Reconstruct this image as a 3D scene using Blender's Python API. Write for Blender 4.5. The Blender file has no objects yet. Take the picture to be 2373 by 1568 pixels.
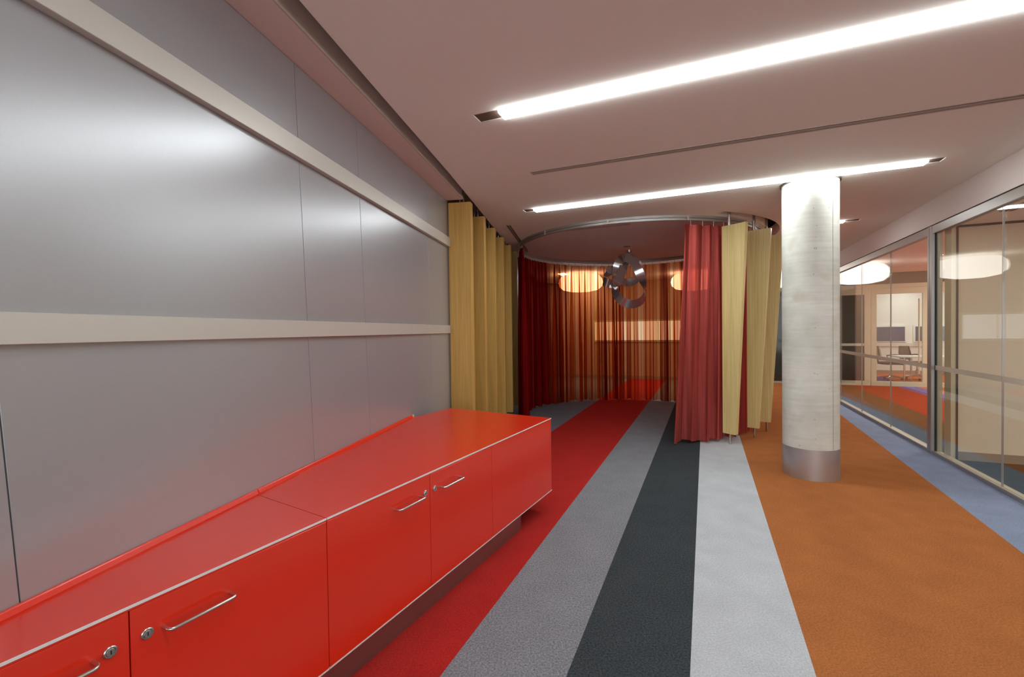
import bpy, bmesh, math, random
from mathutils import Vector, Matrix
random.seed(7)
S = bpy.context.scene
COL = S.collection

# ------------------------------------------------------------------ camera, world, exposure
cam = bpy.data.cameras.new('camera')
cam.sensor_fit = 'HORIZONTAL'; cam.sensor_width = 36.0
cam.lens = 1056.0/2373.0*36.0
cam.clip_start = 0.05; cam.clip_end = 100
co = bpy.data.objects.new('camera', cam); COL.objects.link(co)
co.matrix_world = Matrix.Translation((0, 0, 1.4)) @ Matrix.Rotation(math.pi/2-0.0172, 4, 'X') @ Matrix.Rotation(-0.0135, 4, 'Z')
S.camera = co
w = bpy.data.worlds.new('world'); S.world = w; w.use_nodes = True
w.node_tree.nodes['Background'].inputs[0].default_value = (0.90, 0.97, 1.0, 1)
w.node_tree.nodes['Background'].inputs[1].default_value = 1.0
S.view_settings.view_transform = 'Standard'; S.view_settings.look = 'None'
S.view_settings.gamma = 1.0; S.view_settings.use_curve_mapping = False
S.view_settings.exposure = 1.6
LIGHT = 9.0            # radiance of the ceiling strips
LAMP = 1.05             # radiance of the drum pendants
CEIL = 2.75

# ------------------------------------------------------------------ two plan frames of the building
YG, YW = 0.401, 0.169
g = Vector((math.sin(YG), math.cos(YG))); gn = Vector((g.y, -g.x))     # along the stripes / across to the right
wv = Vector((math.sin(YW), math.cos(YW))); wn = Vector((wv.y, -wv.x))  # along the metal wall / away from it
def G(a, b, z=0.0):
    p = gn*a + g*b; return Vector((p.x, p.y, z))
def Wp(s, d, z=0.0):
    p = wv*s + wn*d; return Vector((p.x, p.y, z))

# ------------------------------------------------------------------ helpers
def link(o, parent=None):
    COL.objects.link(o)
    if parent is not None: o.parent = parent
    return o
def wloc(p):
    v = Vector((0, 0, 0))
    while p is not None:
        v = v + p.location; p = p.parent
    return v
def obj(name, bm, m, parent=None, smooth=False, **props):
    off = wloc(parent) if parent is not None else Vector((0, 0, 0))
    if off.length > 0: bmesh.ops.translate(bm, verts=bm.verts, vec=-off)
    bmesh.ops.recalc_face_normals(bm, faces=bm.faces)
    me = bpy.data.meshes.new(name); bm.to_mesh(me); bm.free()
    me.materials.append(m)
    if smooth:
        for p in me.polygons: p.use_smooth = True
        try: me.set_sharp_from_angle(angle=math.radians(35))
        except Exception: pass
    o = bpy.data.objects.new(name, me)
    for k, v in props.items(): o[k] = v
    return link(o, parent)
def thing(name, label, cat, loc, group=None):
    o = bpy.data.objects.new(name, None); o.empty_display_size = 0.1
    o.location = loc; o['label'] = label; o['category'] = cat
    if group: o['group'] = group
    return link(o)
def tag(o, label, cat, group=None):
    o['label'] = label; o['category'] = cat
    if group: o['group'] = group
    return o
def dup(root, loc, label):
    r = root.copy(); COL.objects.link(r); r.location = loc; r['label'] = label
    for ch in list(root.children):
        c = ch.copy(); COL.objects.link(c); c.parent = r
        for k in list(ch.children):
            d = k.copy(); COL.objects.link(d); d.parent = c
    return r
def new(): return bmesh.new()
def prism(bm, pts, z0, z1):
    """vertical prism over plan polygon; z0/z1 numbers"""
    lo = [bm.verts.new((p[0], p[1], z0)) for p in pts]; hi = [bm.verts.new((p[0], p[1], z1)) for p in pts]
    n = len(pts); bm.faces.new(lo[::-1]); bm.faces.new(hi)
    for i in range(n): bm.faces.new((lo[i], lo[(i+1) % n], hi[(i+1) % n], hi[i]))
    return bm
def hexa(bm, p):
    """8 corner box: p[0..3] bottom loop, p[4..7] top loop"""
    v = [bm.verts.new(q) for q in p]
    for f in ((3,2,1,0),(4,5,6,7),(0,1,5,4),(1,2,6,5),(2,3,7,6),(3,0,4,7)): bm.faces.new([v[i] for i in f])
    return bm
def gbox(bm, a0, a1, b0, b1, z0, z1):
    return prism(bm, [G(a0,b0), G(a1,b0), G(a1,b1), G(a0,b1)], z0, z1)
def wbox(bm, s0, s1, d0, d1, z0, z1):
    return prism(bm, [Wp(s0,d0), Wp(s0,d1), Wp(s1,d1), Wp(s1,d0)], z0, z1)
def bev(bm, w=0.003, seg=2):
    bmesh.ops.recalc_face_normals(bm, faces=bm.faces)
    es = [e for e in bm.edges if len(e.link_faces) == 2 and e.calc_face_angle(0) > 0.6]
    bmesh.ops.bevel(bm, geom=es, offset=w, segments=seg, profile=0.5, affect='EDGES', clamp_overlap=True)
    return bm
def tube(bm, pts, r, n=10, cap=True):
    pts = [Vector(p) for p in pts]; rings = []
    up = None
    for i, p in enumerate(pts):
        t = (pts[min(i+1, len(pts)-1)] - pts[max(i-1, 0)]).normalized()
        if up is None:
            up = Vector((0,0,1)) if abs(t.z) < 0.9 else Vector((1,0,0))
        x = (up - t*up.dot(t)).normalized(); y = t.cross(x); up = x
        rr = r[i] if isinstance(r, (list, tuple)) else r
        rings.append([bm.verts.new(p + (x*math.cos(2*math.pi*k/n) + y*math.sin(2*math.pi*k/n))*rr) for k in range(n)])
    for A, B in zip(rings, rings[1:]):
        for k in range(n): bm.faces.new((A[k], A[(k+1) % n], B[(k+1) % n], B[k]))
    if cap: bm.faces.new(rings[0][::-1]); bm.faces.new(rings[-1])
    return bm
def lathe(bm, c, prof, n=48, axis=None):
    """prof list of (radius, height) about a vertical axis through c"""
    rings = []
    for r, z in prof:
        if r < 1e-6: rings.append([bm.verts.new((c[0], c[1], c[2]+z))])
        else: rings.append([bm.verts.new((c[0]+r*math.cos(2*math.pi*k/n), c[1]+r*math.sin(2*math.pi*k/n), c[2]+z)) for k in range(n)])
    for A, B in zip(rings, rings[1:]):
        for k in range(n):
            k2 = (k+1) % n
            if len(A) == 1 and len(B) == 1: continue
            if len(A) == 1: bm.faces.new((A[0], B[k], B[k2]))
            elif len(B) == 1: bm.faces.new((A[k], A[k2], B[0]))
            else: bm.faces.new((A[k], A[k2], B[k2], B[k]))
    return bm
def catmull(P, n, closed=False):
    out = []; N = len(P); rng = N if closed else N-1
    for i in range(rng):
        if closed: p0, p1, p2, p3 = P[(i-1) % N], P[i], P[(i+1) % N], P[(i+2) % N]
        else: p0, p1, p2, p3 = P[max(i-1,0)], P[i], P[i+1], P[min(i+2,N-1)]
        for k in range(n):
            t = k/n
            out.append(0.5*((2*p1) + (p2-p0)*t + (2*p0-5*p1+4*p2-p3)*t*t + (3*p1-p0-3*p2+p3)*t**3))
    if not closed: out.append(P[-1].copy())
    return out

# ------------------------------------------------------------------ materials
def srgb(r, g_, b):
    f = lambda c: (c/255/12.92) if c/255 <= 0.04045 else ((c/255+0.055)/1.055)**2.4
    return (f(r), f(g_), f(b), 1.0)
def mat(name):
    m = bpy.data.materials.new(name); m.use_nodes = True
    nt = m.node_tree; return m, nt, nt.nodes['Principled BSDF']
def plain(name, col, rough=0.5, metal=0.0, spec=0.5, noise=0.0, nscale=20.0, bump=0.0, aniso=0.0):
    m, nt, b = mat(name)
    b.inputs['Base Color'].default_value = col; b.inputs['Roughness'].default_value = rough
    b.inputs['Metallic'].default_value = metal; b.inputs['Specular IOR Level'].default_value = spec
    b.inputs['Anisotropic'].default_value = aniso
    tc = nt.nodes.new('ShaderNodeTexCoord'); nz = nt.nodes.new('ShaderNodeTexNoise')
    nz.inputs['Scale'].default_value = nscale; nz.inputs['Detail'].default_value = 3
    nt.links.new(tc.outputs['Object'], nz.inputs['Vector'])
    mx = nt.nodes.new('ShaderNodeMix'); mx.data_type = 'RGBA'
    k = 1-noise; k2 = 1+noise
    mx.inputs[6].default_value = (col[0]*k, col[1]*k, col[2]*k, 1); mx.inputs[7].default_value = (min(1,col[0]*k2), min(1,col[1]*k2), min(1,col[2]*k2), 1)
    nt.links.new(nz.outputs['Fac'], mx.inputs[0]); nt.links.new(mx.outputs[2], b.inputs['Base Color'])
    if bump > 0:
        bp = nt.nodes.new('ShaderNodeBump'); bp.inputs['Strength'].default_value = bump; bp.inputs['Distance'].default_value = 0.004
        nt.links.new(nz.outputs['Fac'], bp.inputs['Height']); nt.links.new(bp.outputs['Normal'], b.inputs['Normal'])
    return m
def carpet(name, col, contrast=0.45):
    m, nt, b = mat(name)
    b.inputs['Roughness'].default_value = 1.0; b.inputs['Specular IOR Level'].default_value = 0.05
    tc = nt.nodes.new('ShaderNodeTexCoord')
    n1 = nt.nodes.new('ShaderNodeTexNoise'); n1.inputs['Scale'].default_value = 115; n1.inputs['Detail'].default_value = 5; n1.inputs['Roughness'].default_value = 0.75
    n2 = nt.nodes.new('ShaderNodeTexNoise'); n2.inputs['Scale'].default_value = 5; n2.inputs['Detail'].default_value = 3
    for n in (n1, n2): nt.links.new(tc.outputs['Object'], n.inputs['Vector'])
    r = nt.nodes.new('ShaderNodeMapRange'); r.inputs[1].default_value = 0.3; r.inputs[2].default_value = 0.7
    r.inputs[3].default_value = 1-contrast; r.inputs[4].default_value = 1+contrast
    nt.links.new(n1.outputs['Fac'], r.inputs[0])
    r2 = nt.nodes.new('ShaderNodeMapRange'); r2.inputs[1].default_value = 0.3; r2.inputs[2].default_value = 0.7; r2.inputs[3].default_value = 0.94; r2.inputs[4].default_value = 1.06
    nt.links.new(n2.outputs['Fac'], r2.inputs[0])
    mu = nt.nodes.new('ShaderNodeMath'); mu.operation = 'MULTIPLY'; nt.links.new(r.outputs[0], mu.inputs[0]); nt.links.new(r2.outputs[0], mu.inputs[1])
    vm = nt.nodes.new('ShaderNodeVectorMath'); vm.operation = 'SCALE'; vm.inputs[0].default_value = col[:3]
    nt.links.new(mu.outputs[0], vm.inputs[3]); nt.links.new(vm.outputs[0], b.inputs['Base Color'])
    bp = nt.nodes.new('ShaderNodeBump'); bp.inputs['Strength'].default_value = 0.35; bp.inputs['Distance'].default_value = 0.003
    nt.links.new(n1.outputs['Fac'], bp.inputs['Height']); nt.links.new(bp.outputs['Normal'], b.inputs['Normal'])
    return m
def oak(name, c1, c2, rough=0.38):
    m, nt, b = mat(name)
    b.inputs['Roughness'].default_value = rough; b.inputs['Specular IOR Level'].default_value = 0.4
    tc = nt.nodes.new('ShaderNodeTexCoord'); mp = nt.nodes.new('ShaderNodeMapping'); mp.inputs['Scale'].default_value = (90, 90, 1.6)
    nt.links.new(tc.outputs['Object'], mp.inputs['Vector'])
    n1 = nt.nodes.new('ShaderNodeTexNoise'); n1.inputs['Scale'].default_value = 1.0; n1.inputs['Detail'].default_value = 5; n1.inputs['Roughness'].default_value = 0.6
    nt.links.new(mp.outputs[0], n1.inputs['Vector'])
    mp2 = nt.nodes.new('ShaderNodeMapping'); mp2.inputs['Scale'].default_value = (9, 9, 0.5); nt.links.new(tc.outputs['Object'], mp2.inputs['Vector'])
    n2 = nt.nodes.new('ShaderNodeTexNoise'); n2.inputs['Scale'].default_value = 1.0; n2.inputs['Detail'].default_value = 2; nt.links.new(mp2.outputs[0], n2.inputs['Vector'])
    ad = nt.nodes.new('ShaderNodeMath'); ad.operation = 'MULTIPLY_ADD'; ad.inputs[1].default_value = 0.65
    ml = nt.nodes.new('ShaderNodeMath'); ml.operation = 'MULTIPLY'; ml.inputs[1].default_value = 0.35
    nt.links.new(n2.outputs['Fac'], ml.inputs[0]); nt.links.new(n1.outputs['Fac'], ad.inputs[0]); nt.links.new(ml.outputs[0], ad.inputs[2])
    rp = nt.nodes.new('ShaderNodeValToRGB'); rp.color_ramp.elements[0].position = 0.32; rp.color_ramp.elements[1].position = 0.66
    rp.color_ramp.elements[0].color = c1; rp.color_ramp.elements[1].color = c2
    nt.links.new(ad.outputs[0], rp.inputs[0]); nt.links.new(rp.outputs[0], b.inputs['Base Color'])
    return m
def emit(name, col, strength):
    m = bpy.data.materials.new(name); m.use_nodes = True; nt = m.node_tree; nt.nodes.clear()
    o = nt.nodes.new('ShaderNodeOutputMaterial'); e = nt.nodes.new('ShaderNodeEmission')
    e.inputs[0].default_value = col; e.inputs[1].default_value = strength; nt.links.new(e.outputs[0], o.inputs[0]); return m
def glass(name, tint):
    m = bpy.data.materials.new(name); m.use_nodes = True; nt = m.node_tree; nt.nodes.clear()
    o = nt.nodes.new('ShaderNodeOutputMaterial'); t = nt.nodes.new('ShaderNodeBsdfTransparent'); t.inputs[0].default_value = tint
    gl = nt.nodes.new('ShaderNodeBsdfGlossy'); gl.inputs['Roughness'].default_value = 0.0; gl.inputs[0].default_value = (1,1,1,1)
    lw = nt.nodes.new('ShaderNodeLayerWeight'); lw.inputs[0].default_value = 0.5
    p = nt.nodes.new('ShaderNodeMath'); p.operation = 'POWER'; p.inputs[1].default_value = 5
    a = nt.nodes.new('ShaderNodeMath'); a.operation = 'MULTIPLY_ADD'; a.inputs[1].default_value = 0.96; a.inputs[2].default_value = 0.04
    nt.links.new(lw.outputs['Facing'], p.inputs[0]); nt.links.new(p.outputs[0], a.inputs[0])
    mx = nt.nodes.new('ShaderNodeMixShader'); nt.links.new(a.outputs[0], mx.inputs[0])
    nt.links.new(t.outputs[0], mx.inputs[1]); nt.links.new(gl.outputs[0], mx.inputs[2]); nt.links.new(mx.outputs[0], o.inputs[0]); return m
def sheer(name, col, tcol, opacity, edge=0.35, gloss=0.12, palette=None):
    """woven cloth: see-through between the threads, denser where it turns edge-on; palette = (position, cloth colour, tint) drops"""
    m = bpy.data.materials.new(name); m.use_nodes = True; nt = m.node_tree; nt.nodes.clear()
    N, K = nt.nodes.new, nt.links.new
    o = N('ShaderNodeOutputMaterial')
    tr = N('ShaderNodeBsdfTransparent'); tr.inputs[0].default_value = tcol
    d = N('ShaderNodeBsdfDiffuse'); tl = N('ShaderNodeBsdfTranslucent'); gs = N('ShaderNodeBsdfGlossy'); gs.inputs['Roughness'].default_value = 0.42
    tc = N('ShaderNodeTexCoord'); mp = N('ShaderNodeMapping'); mp.inputs['Scale'].default_value = (16, 16, 0.35)
    K(tc.outputs['Object'], mp.inputs['Vector'])
    nz = N('ShaderNodeTexNoise'); nz.inputs['Scale'].default_value = 1; nz.inputs['Detail'].default_value = 4
    K(mp.outputs[0], nz.inputs['Vector'])
    mr = N('ShaderNodeMapRange'); mr.inputs[1].default_value = 0.35; mr.inputs[2].default_value = 0.65; mr.inputs[3].default_value = 0.62; mr.inputs[4].default_value = 1.3
    K(nz.outputs['Fac'], mr.inputs[0])
    sc = N('ShaderNodeVectorMath'); sc.operation = 'SCALE'; sc.inputs[0].default_value = col[:3]
    K(mr.outputs[0], sc.inputs[3])
    if palette:
        mp2 = N('ShaderNodeMapping'); mp2.inputs['Scale'].default_value = (4.5, 4.5, 0.03); K(tc.outputs['Object'], mp2.inputs['Vector'])
        n2 = N('ShaderNodeTexNoise'); n2.inputs['Scale'].default_value = 1; n2.inputs['Detail'].default_value = 3; K(mp2.outputs[0], n2.inputs['Vector'])
        for k, sock in ((1, sc.inputs[0]), (2, tr.inputs[0])):
            rp = N('ShaderNodeValToRGB'); el = rp.color_ramp.elements
            for q, e in enumerate(palette):
                x = el[q] if q < 2 else el.new(e[0])
                x.position = e[0]; x.color = e[k]
            K(n2.outputs['Fac'], rp.inputs[0]); K(rp.outputs[0], sock)
    for s_ in (d, tl, gs): K(sc.outputs[0], s_.inputs[0])
    m1 = N('ShaderNodeMixShader'); m1.inputs[0].default_value = 0.4; K(d.outputs[0], m1.inputs[1]); K(tl.outputs[0], m1.inputs[2])
    m2 = N('ShaderNodeMixShader'); m2.inputs[0].default_value = gloss; K(m1.outputs[0], m2.inputs[1]); K(gs.outputs[0], m2.inputs[2])
    lw = N('ShaderNodeLayerWeight'); lw.inputs[0].default_value = 0.5
    a = N('ShaderNodeMath'); a.operation = 'MULTIPLY_ADD'; a.use_clamp = True; a.inputs[1].default_value = edge; a.inputs[2].default_value = opacity
    K(lw.outputs['Facing'], a.inputs[0])
    mx = N('ShaderNodeMixShader'); K(a.outputs[0], mx.inputs[0]); K(tr.outputs[0], mx.inputs[1]); K(m2.outputs[0], mx.inputs[2])
    K(mx.outputs[0], o.inputs[0]); return m
def concrete():
    m, nt, b = mat('concrete'); b.inputs['Roughness'].default_value = 0.55; b.inputs['Specular IOR Level'].default_value = 0.35
    tc = nt.nodes.new('ShaderNodeTexCoord')
    n1 = nt.nodes.new('ShaderNodeTexNoise'); n1.inputs['Scale'].default_value = 2.2; n1.inputs['Detail'].default_value = 8; n1.inputs['Roughness'].default_value = 0.6
    nt.links.new(tc.outputs['Object'], n1.inputs['Vector'])
    rp = nt.nodes.new('ShaderNodeValToRGB'); e = rp.color_ramp.elements
    e[0].position = 0.3; e[0].color = srgb(206, 209, 200); e[1].position = 0.68; e[1].color = srgb(236, 239, 232)
    nt.links.new(n1.outputs['Fac'], rp.inputs[0])
    mp = nt.nodes.new('ShaderNodeMapping'); mp.inputs['Scale'].default_value = (3, 3, 45); nt.links.new(tc.outputs['Object'], mp.inputs['Vector'])
    n2 = nt.nodes.new('ShaderNodeTexNoise'); n2.inputs['Scale'].default_value = 1.0; n2.inputs['Detail'].default_value = 4; nt.links.new(mp.outputs[0], n2.inputs['Vector'])
    mr = nt.nodes.new('ShaderNodeMapRange'); mr.inputs[1].default_value = 0.3; mr.inputs[2].default_value = 0.7; mr.inputs[3].default_value = 0.93; mr.inputs[4].default_value = 1.05
    nt.links.new(n2.outputs['Fac'], mr.inputs[0])
    n3 = nt.nodes.new('ShaderNodeTexNoise'); n3.inputs['Scale'].default_value = 3.5; n3.inputs['Detail'].default_value = 2; nt.links.new(tc.outputs['Object'], n3.inputs['Vector'])
    r3 = nt.nodes.new('ShaderNodeMapRange'); r3.inputs[1].default_value = 0.62; r3.inputs[2].default_value = 0.8; r3.inputs[3].default_value = 0; r3.inputs[4].default_value = 0.5
    nt.links.new(n3.outputs['Fac'], r3.inputs[0])
    sc = nt.nodes.new('ShaderNodeVectorMath'); sc.operation = 'SCALE'; nt.links.new(rp.outputs[0], sc.inputs[0]); nt.links.new(mr.outputs[0], sc.inputs[3])
    mx = nt.nodes.new('ShaderNodeMix'); mx.data_type = 'RGBA'; mx.inputs[7].default_value = srgb(186, 170, 128)
    nt.links.new(r3.outputs[0], mx.inputs[0]); nt.links.new(sc.outputs[0], mx.inputs[6]); nt.links.new(mx.outputs[2], b.inputs['Base Color'])
    bp = nt.nodes.new('ShaderNodeBump'); bp.inputs['Strength'].default_value = 0.12; bp.inputs['Distance'].default_value = 0.01
    nt.links.new(n1.outputs['Fac'], bp.inputs['Height']); nt.links.new(bp.outputs['Normal'], b.inputs['Normal'])
    return m

M = dict(
    ceil=plain('ceiling_paint', srgb(243, 240, 234), 0.9, spec=0.1, noise=0.01),
    void=plain('ceiling_void', srgb(196, 168, 148), 0.9, spec=0.1),
    metalwall=plain('satin_metal_panel', (0.42, 0.435, 0.465, 1), 0.29, metal=0.40, spec=0.5, noise=0.035, nscale=160),
    band=plain('satin_trim', srgb(205, 204, 198), 0.42, metal=0.35, noise=0.01),
    soffit=plain('soffit_paint', srgb(225, 205, 200), 0.6, noise=0.01),
    red=plain('red_laminate', srgb(224, 46, 20), 0.25, spec=0.65, noise=0.01, nscale=300),
    darkred=plain('carcass_red', srgb(60, 10, 12), 0.6),
    edge=plain('bright_edge', (0.92, 0.92, 0.90, 1), 0.3, metal=0.25),
    steel=plain('brushed_steel', (0.62, 0.6, 0.57, 1), 0.27, metal=1.0, noise=0.05, nscale=200),
    lockdark=plain('keyhole', (0.02, 0.02, 0.02, 1), 0.5),
    kick=plain('kick_metal', (0.36, 0.32, 0.31, 1), 0.35, metal=0.9, noise=0.03, nscale=120),
    oakL=oak('oak_veneer_amber', srgb(186, 142, 70), srgb(220, 182, 104)),
    oakR=oak('oak_veneer_pale', srgb(204, 182, 114), srgb(236, 218, 158)),
    mirror=plain('polished_ribbon', (0.66, 0.66, 0.67, 1), 0.18, metal=0.85, noise=0.02),
    wire=plain('thin_wire', (0.2, 0.18, 0.17, 1), 0.4, metal=1.0),
    rail=plain('rail_aluminium', (0.42, 0.41, 0.39, 1), 0.4, metal=0.7),
    cap=plain('light_end_plate', srgb(104, 84, 76), 0.55, metal=0.3),
    vent=plain('vent_frame', srgb(196, 182, 172), 0.7),
    dark=plain('dark_void', (0.012, 0.010, 0.009, 1), 0.8),
    frame=plain('anodised_frame', (0.42, 0.40, 0.39, 1), 0.38, metal=0.75),
    sill=plain('pale_sill', srgb(222, 212, 192), 0.5),
    gasket=plain('black_gasket', (0.02, 0.018, 0.018, 1), 0.6),
    glass=glass('clear_glass', (0.955, 0.97, 0.95, 1)),
    darkglass=plain('dark_glass', (0.035, 0.035, 0.028, 1), 0.08, spec=0.6),
    bulk=plain('bulkhead_paint', srgb(232, 224, 222), 0.75, noise=0.01),
    beige=plain('beige_wall_paint', srgb(228, 216, 192), 0.7, noise=0.01),
    farwall=plain('far_wall_paint', srgb(186, 156, 132), 0.75),
    litwindow=emit('daylit_window', (1.0, 0.95, 0.88, 1), 0.3),
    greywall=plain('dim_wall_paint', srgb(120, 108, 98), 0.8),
    white=plain('white_wall_paint', srgb(236, 234, 228), 0.7),
    champagne=plain('champagne_frame', srgb(206, 198, 168), 0.5, metal=0.2),
    skirt=plain('skirting_grey', srgb(150, 136, 122), 0.5),
    column=concrete(),
    sleeve=plain('column_sleeve', (0.55, 0.55, 0.57, 1), 0.4, metal=0.8, noise=0.03, nscale=60),
    seam=plain('concrete_seam', srgb(150, 146, 124), 0.7),
    strip=emit('strip_diffuser', (0.95, 1.0, 0.985, 1), LIGHT),
    lamp=emit('lamp_shade_glow', (1.0, 0.93, 0.84, 1), LAMP),
    spot=emit('downlight_glow', (1.0, 0.94, 0.85, 1), 20),
    screen=plain('blue_blind', srgb(62, 78, 112), 0.5),
    window=plain('pale_window_blind', srgb(240, 236, 226), 0.5),
    table=plain('white_table', srgb(240, 240, 238), 0.4),
    mesh=plain('chair_fabric', srgb(34, 32, 30), 0.7),
    backpale=plain('chair_back_mesh', srgb(150, 142, 130), 0.6),
    chrome=plain('chrome', (0.7, 0.7, 0.68, 1), 0.2, metal=1.0),
    frost=plain('frosted_film', srgb(214, 212, 196), 0.6),
    maroon=sheer('shaded_maroon_sheer', srgb(150, 24, 26), (0.5, 0.10, 0.07, 1), 0.62),  # cloth colour darkened for the weaker backlight on the left side
    orange=sheer('orange_sheer', srgb(200, 84, 44), (0.85, 0.42, 0.22, 1), 0.24, 0.62, palette=[
        (0.36, srgb(96, 24, 18), (0.36, 0.10, 0.06, 1)), (0.64, srgb(214, 100, 60), (1.0, 0.74, 0.50, 1)), (0.43, srgb(150, 44, 26), (0.62, 0.20, 0.09, 1)),
        (0.48, srgb(206, 88, 40), (0.95, 0.46, 0.20, 1)), (0.52, srgb(170, 60, 40), (0.80, 0.30, 0.20, 1)), (0.57, srgb(190, 96, 34), (0.86, 0.44, 0.17, 1))]),
    dusky=sheer('dusky_red_sheer', srgb(202, 96, 90), (0.55, 0.16, 0.14, 1), 0.74, 0.3, 0.22),
)
CP = dict(bluegrey=carpet('carpet_blue_grey', srgb(118, 122, 132)), red=carpet('carpet_red', srgb(172, 44, 40), 0.35),
          grey=carpet('carpet_mid_grey', srgb(130, 133, 140), 0.65), charcoal=carpet('carpet_charcoal', srgb(62, 68, 72), 0.75),
          pale=carpet('carpet_pale_grey', srgb(188, 194, 200), 0.25), orange=carpet('carpet_orange', srgb(170, 107, 62), 0.35),
          blue=carpet('carpet_blue', srgb(138, 150, 176), 0.3), teal=carpet('carpet_dark_teal', srgb(74, 86, 92)),
          brown=carpet('carpet_brown', srgb(104, 74, 48)), rust=carpet('carpet_rust_red', srgb(158, 56, 34), 0.3),
          purple=carpet('carpet_purple', srgb(112, 84, 140), 0.3), tang=carpet('carpet_tangerine', srgb(200, 104, 56), 0.3))

# ------------------------------------------------------------------ floor: carpet stripes side by side
fl = obj('floor', prism(new(), [G(-9,-6), G(10,-6), G(10,18), G(-9,18)], -0.2, -0.012), M['dark'], kind='structure')
def stripe(pts, key, label):
    obj('carpet_stripe', prism(new(), pts, -0.012, 0.0), CP[key], fl, label=label)
B0, B1 = -5.0, 17.5
def stripe_ab(a0, a1, key, label, b0=B0, b1=B1): stripe([G(a0,b0), G(a1,b0), G(a1,b1), G(a0,b1)], key, label)
stripe_ab(-8.5, -1.96, 'bluegrey', 'blue-grey carpet stripe')
stripe_ab(-1.96, -1.0, 'red', 'red carpet stripe')
stripe_ab(-1.0, -0.525, 'grey', 'mid grey carpet stripe')
stripe_ab(-0.525, -0.064, 'charcoal', 'charcoal carpet stripe')
stripe_ab(-0.064, 0.402, 'pale', 'pale grey carpet stripe')
oe = lambda b: 1.779 + 0.038*(b-3.74)
stripe([G(0.402,B0), G(oe(B0),B0), G(oe(13.1),13.1), G(0.402,13.1)], 'orange', 'orange carpet stripe')
stripe([G(oe(B0),B0), G(2.30,B0), G(2.30,13.1), G(oe(13.1),13.1)], 'blue', 'pale blue carpet stripe along the glass')
stripe_ab(2.30, 2.74, 'teal', 'dark teal carpet stripe behind the glass')
stripe_ab(2.74, 3.15, 'brown', 'brown carpet stripe behind the glass')
stripe_ab(3.15, 4.04, 'rust', 'rust red carpet stripe behind the glass')
stripe_ab(4.04, 4.42, 'purple', 'purple carpet stripe behind the glass')
stripe_ab(4.42, 9.5, 'tang', 'tangerine carpet behind the glass')

# ------------------------------------------------------------------ ceiling with real openings
RC = Vector((1.93, 7.26)); RR = 1.79          # curtain ring
def ring(th, r, z=0.0): return Vector((RC.x + r*math.sin(th), RC.y - r*math.cos(th), z))
edge_pts = [(-1.6,-5.0), (-0.98,0.2), (-0.844,1.870), (-0.738,2.547), (-0.519,3.90), (-0.386,4.808), (-0.262,5.693), (-0.122,6.653), (0.045,7.783), (0.5,11.0), (0.8,13.0)]
outer = [Vector(p) for p in edge_pts] + [G(-3.4,13.3).to_2d(), G(2.27,13.3).to_2d(), G(2.27,-5).to_2d()]
def grect(a0, a1, b0, b1): return [G(a0,b0).to_2d(), G(a1,b0).to_2d(), G(a1,b1).to_2d(), G(a0,b1).to_2d()]
LIGHTS = [  # a0, a1 (whole slot), cap length left, cap right, b0, b1, label
    (-1.33, 1.84, 0.17, 0.17, 2.555, 2.675, 'long recessed strip light nearest the camera, running off the right edge of the photo'),
    (-1.875, 1.80, 0.125, 0.11, 4.775, 4.895, 'long recessed strip light crossing the ceiling just in front of the curtain ring'),
    (0.97, 1.82, 0.10, 0.17, 7.03, 7.15, 'short recessed strip light just right of the top of the concrete column'),
    (-1.1, 1.84, 0.17, 0.17, 0.30, 0.42, 'recessed strip light over the camera position'),
    (-3.24, -3.06, 0.012, 0.012, 10.5, 12.9, 'added strip light that brightens the space behind the left half of the orange curtain'),  # added lamp, brightens the curtain and ring from behind
]
VENTS = [(-1.37, 2.12, 3.665, 3.745)]
holes = [grect(L[0], L[1], L[4], L[5]) for L in LIGHTS] + [grect(*v) for v in VENTS]
holes.append(grect(-1.9, -0.88, 5.98, 6.05))
VL = [Vector((-0.06,5.862)), Vector((0.006,5.862)), Vector((0.322,7.9)), Vector((0.256,7.9))]   # slot vent by the slats
holes.append(VL)
TH0, TH1 = math.radians(16), math.radians(82)
arc = [ring(TH0+(TH1-TH0)*i/24, 2.02).to_2d() for i in range(25)] + [ring(TH1-(TH1-TH0)*i/24, 1.865).to_2d() for i in range(25)]
holes.append(arc)
bm = new(); es = []
for loop in [outer]+holes:
    vs = [bm.verts.new((p[0], p[1], CEIL)) for p in loop]
    es += [bm.edges.new((vs[i], vs[(i+1) % len(vs)])) for i in range(len(vs))]
bmesh.ops.triangle_fill(bm, use_beauty=True, use_dissolve=False, edges=es)
bmesh.ops.recalc_face_normals(bm, faces=bm.faces)
ext = bmesh.ops.extrude_face_region(bm, geom=bm.faces[:])
bmesh.ops.translate(bm, verts=[v for v in ext['geom'] if isinstance(v, bmesh.types.BMVert)], vec=(0,0,0.16))
ceil = obj('ceiling', bm, M['ceil'], kind='structure')
obj('upper_slab', prism(new(), [G(-9,-6), G(10,-6), G(10,18), G(-9,18)], 3.12, 3.3), M['void'], ceil, label='shadowed slab above the ceiling gap')
obj('meeting_room_ceiling', gbox(new(), 2.36, 7.0, -5, 6.14, 2.42, 2.55), M['ceil'], ceil)
obj('inner_corridor_ceiling', gbox(new(), 2.36, 9.5, 6.26, 17.5, 2.62, 2.75), M['ceil'], ceil)

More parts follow.
